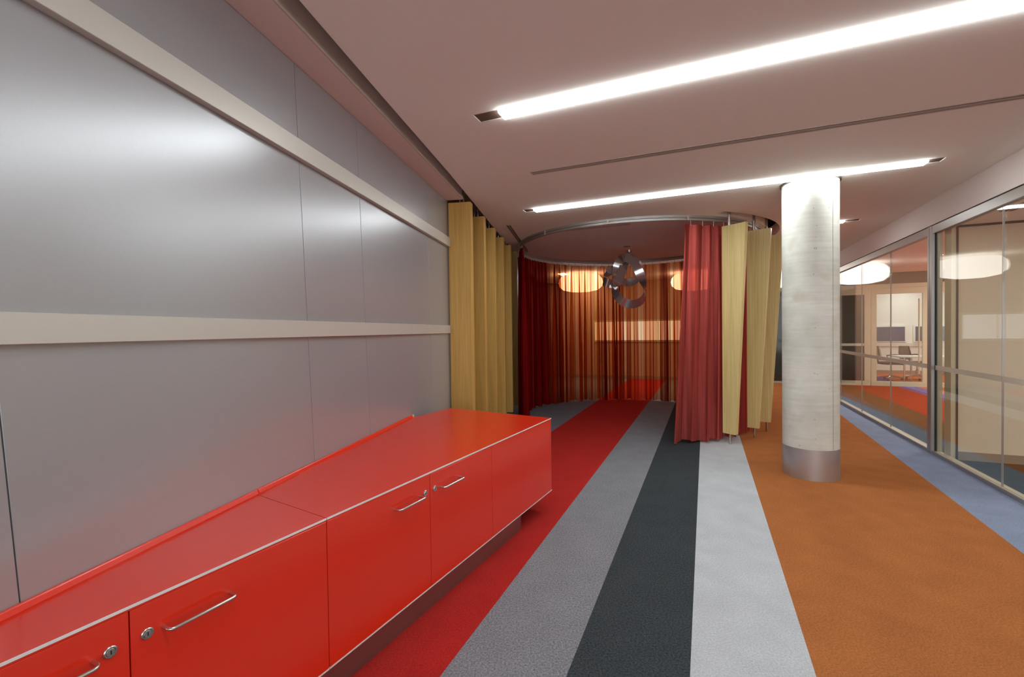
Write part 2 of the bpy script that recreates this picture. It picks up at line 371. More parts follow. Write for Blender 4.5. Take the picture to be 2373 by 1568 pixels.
# ------------------------------------------------------------------ left wall: satin metal panels, bands, soffit beam
wl = obj('wall_left', wbox(new(), -4.5, 4.53, -1.7, -1.437, 0, 3.12), M['gasket'], kind='structure')
joints = [(-4.5, 0), (-1.6, -0.05), (0.915, -0.0576), (2.165, -0.05), (2.782, -0.056), (3.985, -0.036), (4.53, 0)]
for (s0, k0), (s1, k1) in zip(joints, joints[1:]):
    q = 0.0016
    f = lambda s, k, z: s + k*(z-0.7)
    b_ = hexa(new(), [Wp(f(s0,k0,0)+q,-1.437,0.0), Wp(f(s1,k1,0)-q,-1.437,0.0), Wp(f(s1,k1,0)-q,-1.425,0.0), Wp(f(s0,k0,0)+q,-1.425,0.0),
                      Wp(f(s0,k0,2.735)+q,-1.437,2.735), Wp(f(s1,k1,2.735)-q,-1.437,2.735), Wp(f(s1,k1,2.735)-q,-1.425,2.735), Wp(f(s0,k0,2.735)+q,-1.425,2.735)])
    obj('wall_panel', bev(b_, 0.0012, 1), M['metalwall'], wl)
obj('trim_1', bev(wbox(new(), -4.4, 4.50, -1.425, -1.402, 1.382, 1.463), 0.0015, 1), M['band'], kind='structure')
obj('trim_2', bev(wbox(new(), -4.4, 4.50, -1.425, -1.392, 2.262, 2.355), 0.0015, 1), M['band'], kind='structure')
# soffit beam: pale underside, lip, top lost in the shadow gap
pts = [Wp(-4.4,-1.46), Wp(-4.4,-1.24), Wp(1.5,-1.24), Wp(4.50,-1.26), Wp(4.50,-1.46)]
bt = obj('trim_3', prism(new(), pts, 2.737, 3.1), M['soffit'], kind='structure')
ptl = [Wp(-4.4,-1.24), Wp(-4.4,-1.232), Wp(1.5,-1.232), Wp(4.50,-1.252), Wp(4.50,-1.26), Wp(1.5,-1.24)]
obj('beam_lip', prism(new(), ptl, 2.737, 2.775), M['vent'], bt)
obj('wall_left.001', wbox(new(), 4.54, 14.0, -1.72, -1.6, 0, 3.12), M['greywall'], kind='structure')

# ------------------------------------------------------------------ other walls
wr = obj('wall_right', gbox(new(), 2.26, 2.36, -5, 13.1, 2.478, 3.12), M['bulk'], kind='structure')
obj('shadow_gap', gbox(new(), 2.275, 2.35, -5, 13.1, 2.466, 2.478), M['gasket'], wr)
# far wall behind the curtain ring with its ribbon window
fw = obj('wall_far', gbox(new(), -6.0, 1.30, 13.1, 13.3, 0, 3.12), M['farwall'], kind='structure')
w5 = obj('window_5', gbox(new(), -2.98, -0.55, 13.07, 13.1, 1.04, 1.66), M['champagne'], kind='structure')
for i in range(4):
    a0 = -2.93 + i*0.585
    obj('blind', gbox(new(), a0, a0+0.56, 13.055, 13.07, 1.09, 1.61), M['litwindow'], w5)
obj('baseboard_far', gbox(new(), -6.0, 1.30, 13.08, 13.1, 0, 0.09), M['skirt'], kind='structure')
d3 = obj('door_3', gbox(new(), 1.32, 2.24, 13.1, 13.16, 0.05, 2.9), M['darkglass'], kind='structure')
obj('door_frame', gbox(new(), 1.30, 2.26, 13.08, 13.16, 0.0, 0.05), M['frame'], d3)

# ------------------------------------------------------------------ glazed wall on the right
def pane(parent, a0, a1, b0, b1, z0, z1): obj('glass_pane', gbox(new(), a0, a1, b0, b1, z0, z1), M['glass'], parent)
def glazing(name, b0, b1, seams, sill_lbl):
    w_ = obj(name, gbox(new(), 2.262, 2.33, b0, b1, 2.384, 2.466), M['frame'], kind='structure')     # head rail
    obj('bottom_rail', gbox(new(), 2.262, 2.278, b0, b1, 0.0, 0.035), M['frame'], w_)
    obj('sill', gbox(new(), 2.278, 2.345, b0, b1, 0.0, 0.032), M['sill'], w_)
    cuts = [b0] + seams + [b1]
    for x, y in zip(cuts, cuts[1:]):
        pane(w_, 2.29, 2.302, x+0.002, y-0.002, 0.032, 2.384)
        obj('frosted_band', gbox(new(), 2.2885, 2.29, x+0.002, y-0.002, 0.915, 0.965), M['frost'], w_)
    for q in seams: obj('glass_joint', gbox(new(), 2.2885, 2.3035, q-0.0012, q+0.0012, 0.032, 2.384), M['frame'], w_)
    return w_
wn1 = glazing('window_1', -5.0, 6.315, [-3.2, -2.02, -0.84, 0.35, 1.54, 2.73, 3.92, 5.115], 'near')
wn2 = glazing('window_2', 6.415, 13.08, [7.62, 8.84, 10.06, 11.28], 'far')
obj('post', gbox(new(), 2.255, 2.283, 6.315, 6.362, 0, 2.466), M['frame'], wn1)
obj('post', gbox(new(), 2.255, 2.283, 6.37, 6.415, 0, 2.466), M['frame'], wn2)
obj('inner_stile', gbox(new(), 2.304, 2.345, 6.305, 6.415, 0, 2.466), M['champagne'], wn1)
obj('gasket', gbox(new(), 2.283, 2.303, 6.312, 6.415, 0.035, 2.384), M['gasket'], wn1)
# cross wall between the two glazed rooms
wx = obj('wall_cross', gbox(new(), 2.40, 6.9, 6.14, 6.26, 0, 2.75), M['beige'], kind='structure')
obj('end_stile', gbox(new(), 2.345, 2.40, 6.12, 6.26, 0, 2.62), M['champagne'], wx)
obj('shadow_joint', gbox(new(), 2.385, 2.40, 6.112, 6.12, 0, 2.42), M['gasket'], wx)
obj('baseboard_cross', gbox(new(), 2.40, 6.9, 6.12, 6.14, 0, 0.085), M['skirt'], kind='structure')
obj('trim_4', gbox(new(), 2.40, 6.9, 6.118, 6.14, 2.40, 2.42), M['gasket'], kind='structure')
obj('wall_room', gbox(new(), 6.9, 7.0, -5, 6.14, 0, 2.75), M['beige'], kind='structure')
# second glazed partition across the inner corridor
pt = obj('window_3', gbox(new(), 2.36, 9.5, 13.08, 13.16, 2.27, 2.36), M['champagne'], kind='structure')
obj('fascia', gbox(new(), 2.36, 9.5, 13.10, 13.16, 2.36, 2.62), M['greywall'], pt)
def frame_leaf(name, a0, a1, rail, fill, lab):
    d = obj(name, gbox(new(), a0, a0+rail, 13.08, 13.13, 0.0, 2.265), M['champagne'], kind='structure')
    obj('stile', gbox(new(), a1-rail, a1, 13.08, 13.13, 0.0, 2.265), M['champagne'], d)
    obj('rail', gbox(new(), a0+rail, a1-rail, 13.08, 13.13, 2.13, 2.265), M['champagne'], d)
    obj('rail', gbox(new(), a0+rail, a1-rail, 13.08, 13.13, 0.0, 0.11), M['champagne'], d)
    obj('glass_pane', gbox(new(), a0+rail, a1-rail, 13.10, 13.11, 0.11, 2.13), fill, d)
    obj('frosted_band', gbox(new(), a0+rail, a1-rail, 13.096, 13.10, 0.93, 0.99), M['frost'], d)
    return d
frame_leaf('door_1', 2.42, 3.56, 0.115, M['darkglass'], '')
d2 = frame_leaf('door_2', 3.575, 4.62, 0.10, M['glass'], '')
obj('handle', tube(new(), [G(4.44,13.04,0.3), G(4.44,13.04,2.0)], 0.016, 10), M['champagne'], d2)
frame_leaf('door_4', 4.635, 5.75, 0.10, M['glass'], '')
obj('wall_office', gbox(new(), 2.4, 9.5, 16.5, 16.6, 0, 2.7), M['white'], kind='structure')
w4 = obj('window_4', gbox(new(), 3.6, 8.5, 16.46, 16.5, 0.80, 0.90), M['white'], kind='structure')
for a0, a1 in ((3.7, 5.28), (5.52, 7.1)):
    obj('window_frame', gbox(new(), a0-0.05, a1+0.05, 16.45, 16.5, 0.92, 1.40), M['white'], w4)
    obj('blind', gbox(new(), a0, a1, 16.44, 16.45, 0.95, 1.36), M['screen'], w4)
obj('wall_corridor', gbox(new(), 9.4, 9.5, 6.26, 16.5, 0, 2.7), M['beige'], kind='structure')
obj('baseboard_office', gbox(new(), 2.4, 9.5, 16.45, 16.5, 0, 0.10), M['skirt'], kind='structure')

# ------------------------------------------------------------------ ceiling strip lights and slot vents
for a0, a1, cl, cr_, b0, b1, lab in LIGHTS:
    t = thing('ceiling_light', lab, 'ceiling light', G((a0+a1)/2, (b0+b1)/2, CEIL), 'recessed strip lights')
    e = 0.002
    bm = gbox(new(), a0+e, a1-e, b0+e, b1-e, CEIL+0.10, CEIL+0.11)
    gbox(bm, a0+e, a1-e, b0+e, b0+e+0.004, CEIL, CEIL+0.10); gbox(bm, a0+e, a1-e, b1-e-0.004, b1-e, CEIL, CEIL+0.10)
    obj('housing', bm, M['vent'], t)
    obj('diffuser', gbox(new(), a0+cl, a1-cr_, b0+0.008, b1-0.008, CEIL-0.016, CEIL+0.02), M['strip'], t)
    for x0, x1 in ((a0+0.004, a0+cl), (a1-cr_, a1-0.004)):
        obj('end_plate', gbox(new(), x0, x1, b0+0.008, b1-0.008, CEIL+0.004, CEIL+0.02), M['cap'], t)
def slot_vent(c4, lab, blades=1):
    """c4: plan quad in order along/across: p0-p3 short end, p1-p2 short end"""
    p = [Vector((q[0], q[1])) for q in c4]
    cen = sum(p, Vector((0,0)))/4
    t = thing('ceiling_vent', lab, 'ceiling vent', (cen.x, cen.y, CEIL), 'slot air vents')
    def lane(u0, u1, z0, z1, bm):
        a = p[0].lerp(p[3], u0); b = p[1].lerp(p[2], u0); c = p[1].lerp(p[2], u1); d = p[0].lerp(p[3], u1)
        return prism(bm, [a, b, c, d], z0, z1)
    obj('plenum', lane(0.02, 0.98, CEIL+0.05, CEIL+0.06, new()), M['dark'], t)
    obj('edge_strip', lane(0.01, 0.13, CEIL-0.003, CEIL+0.05, new()), M['vent'], t)
    obj('edge_strip', lane(0.87, 0.99, CEIL-0.003, CEIL+0.05, new()), M['vent'], t)
    obj('blade', lane(0.43, 0.57, CEIL-0.003, CEIL+0.05, new()), M['vent'], t)
def gq(a0, a1, b0, b1): return [G(a0,b0).to_2d(), G(a1,b0).to_2d(), G(a1,b1).to_2d(), G(a0,b1).to_2d()]
slot_vent(gq(-1.37, 2.12, 3.665, 3.745), 'long slot air vent between the two long strip lights')
slot_vent(gq(-1.9, -0.88, 5.98, 6.05), 'short slot air vent inside the curtain ring')
slot_vent([VL[0], VL[3], VL[2], VL[1]], 'slot air vent running beside the tops of the left wooden fins')
# slot vents and a downlight in the glazed rooms
def low_vent(a0, a1, b0, b1, z, lab):
    t = thing('ceiling_vent', lab, 'ceiling vent', G((a0+a1)/2, (b0+b1)/2, z), 'slot air vents')
    obj('frame', gbox(new(), a0, a1, b0, b1, z-0.006, z), M['vent'], t)
    wd = a1-a0
    for u in (0.2, 0.6): obj('slot', gbox(new(), a0+wd*u, a0+wd*(u+0.2), b0+0.01, b1-0.01, z-0.008, z-0.006), M['dark'], t)
low_vent(2.46, 2.56, -1.0, 5.55, 2.42, 'slot air vent just inside the near glass bay')
low_vent(2.50, 2.60, 6.6, 12.8, 2.62, 'slot air vent just inside the far glass bay')
dl = thing('downlight', 'small round downlight in the ceiling behind the far glass bay', 'ceiling light', G(3.75, 10.2, 2.62))
lathe(bm := new(), G(3.75, 10.2, 2.62), [(0.0,-0.004), (0.045,-0.004), (0.045,0)], 20); obj('lens', bm, M['spot'], dl)
lathe(bm := new(), G(3.75, 10.2, 2.62), [(0.047,0), (0.047,-0.008), (0.065,-0.006), (0.068,0)], 20); obj('bezel', bm, M['chrome'], dl)
# unseen lamps added to light the glazed rooms
def added_room_light(a, b, z, l, wd, lab):
    t = thing('added_panel_light', lab, 'ceiling light', G(a, b, z))
    obj('tray', gbox(new(), a-wd/2-.02, a+wd/2+.02, b-l/2-.02, b+l/2+.02, z-0.02, z), M['vent'], t)
    obj('diffuser', gbox(new(), a-wd/2, a+wd/2, b-l/2, b+l/2, z-0.024, z-0.02), M['strip'], t)
added_room_light(4.6, 3.6, 2.42, 2.4, 0.30, 'added strip light in the near glazed room, out of the frame')
added_room_light(4.7, 9.0, 2.62, 2.2, 0.50, 'added strip light in the inner corridor nearer the glass, out of the frame')
added_room_light(6.2, 10.8, 2.62, 2.4, 0.60, 'added strip light in the inner corridor, out of the frame')
added_room_light(5.2, 14.9, 2.62, 2.2, 0.30, 'added unseen strip light over the table in the far office')

# ------------------------------------------------------------------ credenzas
Bc = Vector((0.296, 3.541)); cd = Vector((0.991, 1.866)).normalized(); cn = Vector((cd.y, -cd.x))     # front line, outward normal
def F_(t, off=0.0): return Bc - cd*t + cn*off            # t = distance back from the far corner
def Fz(t, off, z): p = F_(t, off); return Vector((p.x, p.y, z))
HT, HB = 0.716, 0.15
Sb = Vector((-1.137, 1.958))                            # top seam at the wall
E_ = Vector((-0.554, 4.065)); D_ = Vector((-0.806, 3.637)); 
Wn_ = Wp(0.33, -1.421).to_2d()
def handle(parent, t0, t1):
    z = 0.622; pr = 0.036; rc = 0.012
    P = [Fz(t0,0,z), Fz(t0,pr-rc,z)]
    for k in range(1, 5): a = k/4*math.pi/2; P.append(Fz(t0 + (t1-t0)/abs(t1-t0)*rc*(1-math.cos(a)), pr-rc+rc*math.sin(a), z))
    Q = [Fz(t1,0,z), Fz(t1,pr-rc,z)]
    for k in range(1, 5): a = k/4*math.pi/2; Q.append(Fz(t1 - (t1-t0)/abs(t1-t0)*rc*(1-math.cos(a)), pr-rc+rc*math.sin(a), z))
    obj('handle', tube(new(), P+Q[::-1], 0.0052, 12), M['steel'], parent, smooth=True)
def lock(parent, t):
    c = Fz(t, 0, 0.625); n3 = Vector((cn.x, cn.y, 0)); u = Vector((cd.x, cd.y, 0)); v = Vector((0,0,1))
    bm = new(); rings = []
    for r, h in ((0.0145,0), (0.0145,0.003), (0.0125,0.0045), (0.0105,0.0045), (0.010,0.003), (0.0085,0.0055), (0.0,0.0055)):
        if r == 0: rings.append([bm.verts.new(c+n3*h)])
        else: rings.append([bm.verts.new(c + n3*h + (u*math.cos(k*math.pi/12)+v*math.sin(k*math.pi/12))*r) for k in range(24)])
    for A, B in zip(rings, rings[1:]):
        for k in range(24):
            if len(B) == 1: bm.faces.new((A[k], A[(k+1)%24], B[0]))
            else: bm.faces.new((A[k], A[(k+1)%24], B[(k+1)%24], B[k]))
    l = obj('lock', bm, M['steel'], parent, smooth=True)
    p = lambda du, dv, h: c + u*du + v*dv + n3*h
    obj('keyhole', hexa(new(), [p(-.0013,-.005,.005), p(.0013,-.005,.005), p(.0013,-.005,.0061), p(-.0013,-.005,.0061), p(-.0013,.005,.005), p(.0013,.005,.005), p(.0013,.005,.0061), p(-.0013,.005,.0061)]), M['lockdark'], l)
def front_leaf(name, parent, t0, t1, **kw):
    q = 0.0016
    bm = prism(new(), [F_(t0-q), F_(t1+q), F_(t1+q,-0.019), F_(t0-q,-0.019)], HB+0.006, HT-0.013)
    return obj(name, bev(bm, 0.0008, 1), M['red'], parent, **kw)
TS = 2.113
def strip(name, parent, t0, t1, z0, z1, o0, o1, m, **kw): return obj(name, prism(new(), [F_(t0,o1), F_(t1,o1), F_(t1,o0), F_(t0,o0)], z0, z1), m, parent, **kw)
# near unit
n_ = thing('credenza', 'long low red credenza unit nearest the camera, tapering against the metal wall', 'credenza', (-1.05, 1.55, 0), 'red credenza units')
obj('carcass', prism(new(), [F_(3.33,-0.02), F_(TS+0.003,-0.02), Sb+Vector((0,-0.006)), Wn_], HB+0.003, HT-0.012), M['darkred'], n_)
obj('worktop', prism(new(), [F_(3.36,-0.001), F_(TS+0.0015,-0.001), Sb+Vector((-0.0005,-0.0015)), Wn_], HT-0.012, HT), M['red'], n_)
strip('edge_trim', n_, 3.34, TS+0.0015, HT-0.0065, HT+0.0004, -0.001, 0.0012, M['edge'], label='bright metal edge strip')
strip('bottom_trim', n_, 3.34, TS+0.0015, HB, HB+0.005, -0.012, 0.001, M['edge'], label='bright metal edge strip')
d = front_leaf('door', n_, 3.32, 2.717); handle(d, 2.79, 2.965); lock(d, 2.757)
d = front_leaf('door', n_, 2.717, TS); handle(d, 2.643, 2.468); lock(d, 2.680)
bm = new(); strip('kick_plate', n_, 3.25, TS, 0.0, HB-0.001, -0.075, -0.055, M['kick'], label='recessed metal kick plate')
# far unit
u_ = thing('credenza', 'red credenza unit with the wide free end towards the curtain', 'credenza', (-0.35, 3.1, 0), 'red credenza units')
obj('carcass', prism(new(), [F_(TS-0.003,-0.02), F_(0.02,-0.02), E_+Vector((-0.01,-0.025)), D_+Vector((0,-0.01)), Sb+Vector((0.003,0.008))], HB+0.003, HT-0.012), M['darkred'], u_)
obj('worktop', prism(new(), [F_(TS-0.0015,-0.001), F_(0,-0.001), E_, D_, Sb+Vector((0.0005,0.0015))], HT-0.012, HT), M['red'], u_)
strip('edge_trim', u_, TS-0.0015, -0.001, HT-0.0065, HT+0.0004, -0.001, 0.0012, M['edge'], label='bright metal edge strip')
strip('bottom_trim', u_, TS-0.0015, -0.001, HB, HB+0.005, -0.012, 0.001, M['edge'], label='bright metal edge strip')
d = front_leaf('door', u_, TS, 1.505); handle(d, 1.580, 1.755); lock(d, 1.543)
d = front_leaf('door', u_, 1.505, 0.912); handle(d, 1.430, 1.255); lock(d, 1.470)
front_leaf('end_panel', u_, 0.912, 0.002)
en = (E_-Bc).normalized(); eo = Vector((-en.y, en.x)); eo = eo if eo.dot(cd) > 0 else -eo
obj('side_panel', prism(new(), [Bc+en*0.02, E_, E_-eo*0.018, Bc+en*0.02-eo*0.018], HB, HT-0.013), M['red'], u_)
obj('kick_plate', prism(new(), [F_(TS,-0.055), F_(0.43,-0.055), F_(0.43,-0.55), F_(0.46,-0.55), F_(0.46,-0.075), F_(TS,-0.075)], 0.0, HB-0.001), M['kick'], u_, label='recessed metal kick plate')
# red upstand against the wall
for (s0, s1, par) in ((0.33, 1.735, n_), (1.738, 3.475, u_)):
    b_ = hexa(new(), [Wp(s0,-1.4245,HT-0.004), Wp(s0,-1.405,HT-0.004), Wp(s1,-1.405,HT-0.004), Wp(s1,-1.4245,HT-0.004),
                      Wp(s0,-1.4245,HT+0.016), Wp(s0,-1.414,HT+0.016), Wp(s1,-1.414,HT+0.016), Wp(s1,-1.4245,HT+0.016)])
    obj('upstand', bev(b_, 0.003, 2), M['red'], par)
obj('upstand_end_cap', wbox(new(), 3.475, 3.48, -1.4245, -1.404, HT-0.004, HT+0.017), M['edge'], u_, label='bright metal end cap')

# ------------------------------------------------------------------ wooden fins on steel rods
def wbox_c(bm, s0, s1, d0, d1, z0, z1): return wbox(bm, s0, s1, d0, d1, z0, z1)
ORD = ['nearest', 'second', 'third', 'fourth', 'fifth', 'sixth and farthest']
base = thing('wooden_fin', 'nearest of the six upright oak fins at the end of the metal wall', 'fin', Wp(4.515, -1.29, 0), 'oak fins at the end of the metal wall')
obj('board', bev(wbox(new(), 4.515, 4.605, -1.415, -1.18, 0.14, 2.715), 0.002, 1), M['oakL'], base)
for dd in (-1.305, -1.265): obj('rod', tube(new(), [Wp(4.56,dd,2.71), Wp(4.56,dd,3.12)], 0.011, 12), M['steel'], base, smooth=True)
obj('foot_rod', tube(new(), [Wp(4.56,-1.285,0.0), Wp(4.56,-1.285,0.145)], 0.011, 12), M['steel'], base, smooth=True)
for k in range(1, 6):
    dup(base, Wp(4.515+0.6*k, -1.29, 0), '%s of the six upright oak fins at the end of the metal wall' % ORD[k])
FINS = [((2.546,5.52), (0.532,-0.847), 0.30, 0.165, 0.055, 'left one of the three tapering oak fins, directly beside the dusky red curtain'),
        ((2.99,5.80), (0.76,-0.65), 0.277, 0.133, 0.05, 'middle one of the three tapering oak fins between curtain and column'),
        ((3.335,6.125), (0.92,-0.392), 0.285, 0.125, 0.05, 'right one of the three tapering oak fins, half hidden by the concrete column')]
for L, u, wt, wb, t_, lab in FINS:
    L = Vector(L); u = Vector(u).normalized(); n2 = Vector((-u.y, u.x))
    if n2.y < 0: n2 = -n2
    rp = L + u*0.08 + n2*t_/2
    t = thing('wooden_fin', lab, 'fin', (rp.x, rp.y, 0), 'tapering oak fins around the curtain ring')
    P = lambda q, z: Vector((q.x, q.y, z))
    z0, z1 = 0.125, 2.62
    b_ = hexa(new(), [P(L,z0), P(L+u*wb,z0), P(L+u*wb+n2*t_,z0), P(L+n2*t_,z0), P(L,z1), P(L+u*wt,z1), P(L+u*wt+n2*t_,z1), P(L+n2*t_,z1)])
    obj('board', bev(b_, 0.002, 1), M['oakR'], t)
    obj('rod', tube(new(), [P(rp,z1-0.01), P(rp,3.12)], 0.019, 14), M['steel'], t, smooth=True)
    obj('foot_rod', tube(new(), [P(rp,0), P(rp,z0+0.01)], 0.016, 14), M['steel'], t, smooth=True)

# ------------------------------------------------------------------ concrete column
CC = (2.817, 4.305)
t = thing('column', 'round bare concrete column with a satin metal sleeve at its foot', 'column', (CC[0], CC[1], 0))
lathe(bm := new(), (CC[0], CC[1], 0), [(0.0,0.27), (0.2294,0.27), (0.2294,0.9), (0.2294,1.5), (0.2294,2.1), (0.2294,2.745), (0.0,2.745)], 96)
shaft = obj('shaft', bm, M['column'], t, smooth=True)
lathe(bm := new(), (CC[0], CC[1], 0), [(0.2294,0.0), (0.2312,0.0), (0.2312,0.281), (0.2294,0.281)], 96)
obj('sleeve', bm, M['sleeve'], t, smooth=True)
lathe(bm := new(), (CC[0], CC[1], 0), [(0.2294,2.735), (0.243,2.735), (0.243,2.75), (0.2294,2.75)], 64)
obj('shadow_gap_ring', bm, M['wire'], t)  # dark ring stands in for the shaded gap at the ceiling
def on_col(px_frac, z, r=0.2294):
    """px_frac -1..1 across the visible face as seen from the middle of the corridor"""
    base_ang = math.atan2(-CC[1], -CC[0]); a = base_ang + math.asin(max(-1,min(1,px_frac)))
    return a, Vector((CC[0]+r*math.cos(a), CC[1]+r*math.sin(a), z))
# cast seam
a_, _ = on_col(0.75, 1.0); bm = new()
tube(bm, [Vector((CC[0]+0.2294*math.cos(a_), CC[1]+0.2294*math.sin(a_), z)) for z in (0.285, 1.5, 2.73)], 0.0022, 6)
obj('cast_seam', bm, M['seam'], shaft)
for fr, z, r in ((0.12,2.46,.007), (0.62,2.455,.006), (0.18,2.10,.012), (0.12,1.87,.007), (0.17,1.39,.006), (0.14,0.98,.009), (0.24,0.97,.009),
                 (0.62,0.84,.007), (0.15,0.56,.009), (0.17,0.385,.006), (-0.35,0.31,.007), (0.22,2.30,.006), (0.18,2.2,.005)):
    a_, p = on_col(fr, z, 0.2288); nrm = Vector((math.cos(a_), math.sin(a_), 0)); tg = Vector((-nrm.y, nrm.x, 0)); bm = new()
    ring1 = [bm.verts.new(p + nrm*0.0009 + (tg*math.cos(k*math.pi/5)*r*random.uniform(.6,1.1)) + Vector((0,0,math.sin(k*math.pi/5)*r*random.uniform(.6,1.0)))) for k in range(10)]
    c0 = bm.verts.new(p - nrm*0.0006)
    for k in range(10): bm.faces.new((ring1[k], ring1[(k+1)%10], c0))
    obj('pit', bm, M['seam'] if r > .008 else M['cap'], shaft)

# ------------------------------------------------------------------ curtain rail and curtains
t = thing('curtain_rail', 'round grey double curtain rail under the ceiling', 'curtain rail', (RC.x, RC.y, CEIL))
def ring_profile(r0, r1, z0, z1, n=128):
    bm = new(); R = []
    for k in range(n):
        a = 2*math.pi*k/n
        R.append([bm.verts.new(ring(a, r, z)) for r, z in ((r0,z0), (r1,z0), (r1,z1), (r0,z1))])
    for k in range(n):
        A, B = R[k], R[(k+1)%n]
        for i in range(4): bm.faces.new((A[i], A[(i+1)%4], B[(i+1)%4], B[i]))
    return bm
obj('upper_track', ring_profile(RR-0.012, RR+0.02, CEIL-0.028, CEIL), M['rail'], t, smooth=True)
obj('lower_track', ring_profile(RR-0.02, RR+0.008, CEIL-0.058, CEIL-0.031), M['rail'], t, smooth=True)
for k in range(12):
    a = math.radians(k*30+6); c = ring(a, RR+0.021); b_ = new()
    tt = Vector((math.cos(a), math.sin(a), 0)); rr = Vector((math.sin(a), -math.cos(a), 0))
    hexa(b_, [c+tt*s*0.012+rr*q+Vector((0,0,z)) for z in (CEIL-0.06, CEIL-0.001) for s, q in ((-1,-0.004),(1,-0.004),(1,0.003),(-1,0.003))])
    obj('joiner_clip', b_, M['vent'], t)
ZT = CEIL-0.098
def curtain(name, label, m, th0, th1, n_pleat, amp0, amp1, zb, seed, flare=None, nz=16, hooks=True, per=14, group='curtains on the round rail', rofs=0.0):
    rnd = random.Random(seed)
    N = n_pleat*per
    ph = [rnd.uniform(-0.9, 0.9) for _ in range(n_pleat+3)]; am = [rnd.uniform(0.45, 1.35) for _ in range(n_pleat+3)]
    wob = [rnd.uniform(-1, 1) for _ in range(n_pleat+3)]
    def lerp(L, x):
        i = int(x); f_ = x-i; f_ = f_*f_*(3-2*f_); return L[i]*(1-f_)+L[i+1]*f_
    base_p = ring((th0+th1)/2, RR)
    t = thing(name, label, 'curtain', (base_p.x, base_p.y, 0), group)
    bm = new(); rows = []
    for j in range(nz+1):
        v = j/nz; z = ZT*(1-v) + zb*v
        row = []
        for i in range(N+1):
            x = i/per
            a0, a1 = th0, th1
            if flare: a0 = th0 + (flare[0])*v; a1 = th1 + flare[1]*v
            th = a0 + (a1-a0)*i/N
            amp = (amp0 + (amp1-amp0)*min(1, v*1.6)**0.8)*lerp(am, x)
            if v < 0.02: amp *= 0.7
            phase = 2*math.pi*x + lerp(ph, x) + 0.25*lerp(wob, x)*v*2
            dr = amp*math.sin(phase) + rofs + 0.012*lerp(wob, x)*v
            dt = 0.55*amp*math.sin(2*phase+0.6)/RR
            zz = z + (0.012*math.sin(3.1*x+seed) if j == nz else 0)
            row.append(bm.verts.new(ring(th+dt, RR-0.006+dr, zz)))
        rows.append(row)
    for A, B in zip(rows, rows[1:]):
        for i in range(N): bm.faces.new((A[i], A[i+1], B[i+1], B[i]))
    obj('cloth', bm, m, t, smooth=True)
    bm = new()
    for i in range(N+1):
        pass
    if hooks:
        for i in range(n_pleat):
            x = i+0.5; th = th0+(th1-th0)*x/n_pleat; c = ring(th, RR-0.006, 0)
            tube(hb := new(), [Vector((c.x, c.y, ZT-0.02)), Vector((c.x, c.y, CEIL-0.058))], 0.004, 6)
            obj('glider', hb, M['vent'], t)
    return t
R_ = math.radians
curtain('curtain', 'sheer curtain coloured dark maroon for weak backlight at the left of the ring, beside the wooden fins', M['maroon'], R_(-89), R_(-134), 13, 0.02, 0.045, 0.03, 3, hooks=True)
curtain('curtain', 'gathered end of the curtain coloured maroon for weak backlight, at the left opening of the ring', M['maroon'], R_(-79), R_(-86), 4, 0.03, 0.085, 0.025, 9, flare=(R_(2.5), R_(-2.5)), hooks=True)
curtain('curtain', 'orange sheer curtain across the back of the ring, lit from behind', M['orange'], R_(-133), R_(-245), 25, 0.022, 0.06, 0.014, 5)
curtain('curtain', 'dusky red curtain gathered at the front of the ring, left of the oak fins', M['dusky'], R_(5), R_(25), 4, 0.03, 0.075, 0.03, 24, flare=(R_(-5), R_(-1)), rofs=-0.04)
curtain('curtain', 'dusky red curtain stretched behind the tapering oak fins', M['dusky'], R_(25), R_(114), 20, 0.02, 0.045, 0.03, 33, rofs=-0.075)

# ------------------------------------------------------------------ ribbon pendant
PC = Vector((1.90, 7.48))
def PP(px, py, dep=0.0):
    """photo-proportioned layout of the pendant in its own vertical plane, metres"""
    k = 7.48/1056.0
    return Vector((PC.x + (px-1453)*k, PC.y + dep, 1.4 + (762-py)*k*1.0))
t = thing('pendant_sculpture', 'twisted polished metal ribbon pendant hanging inside the curtain ring', 'pendant', (PC.x, PC.y, CEIL))
lathe(bm := new(), (PC.x, PC.y, CEIL), [(0.0,-0.004), (0.055,-0.004), (0.06,0)], 28); obj('ceiling_plate', bm, M['wire'], t)
lathe(bm := new(), (PC.x+0.03, PC.y-0.02, CEIL), [(0.0,-0.10), (0.04,-0.10), (0.042,-0.06), (0.0,-0.058)], 28); obj('canopy', bm, M['steel'], t)
for q in ((1440,604), (1456,590), (1470,596)):
    obj('suspension_wire', tube(new(), [PP(1456,582), PP(q[0], q[1])], 0.0022, 6), M['wire'], t)
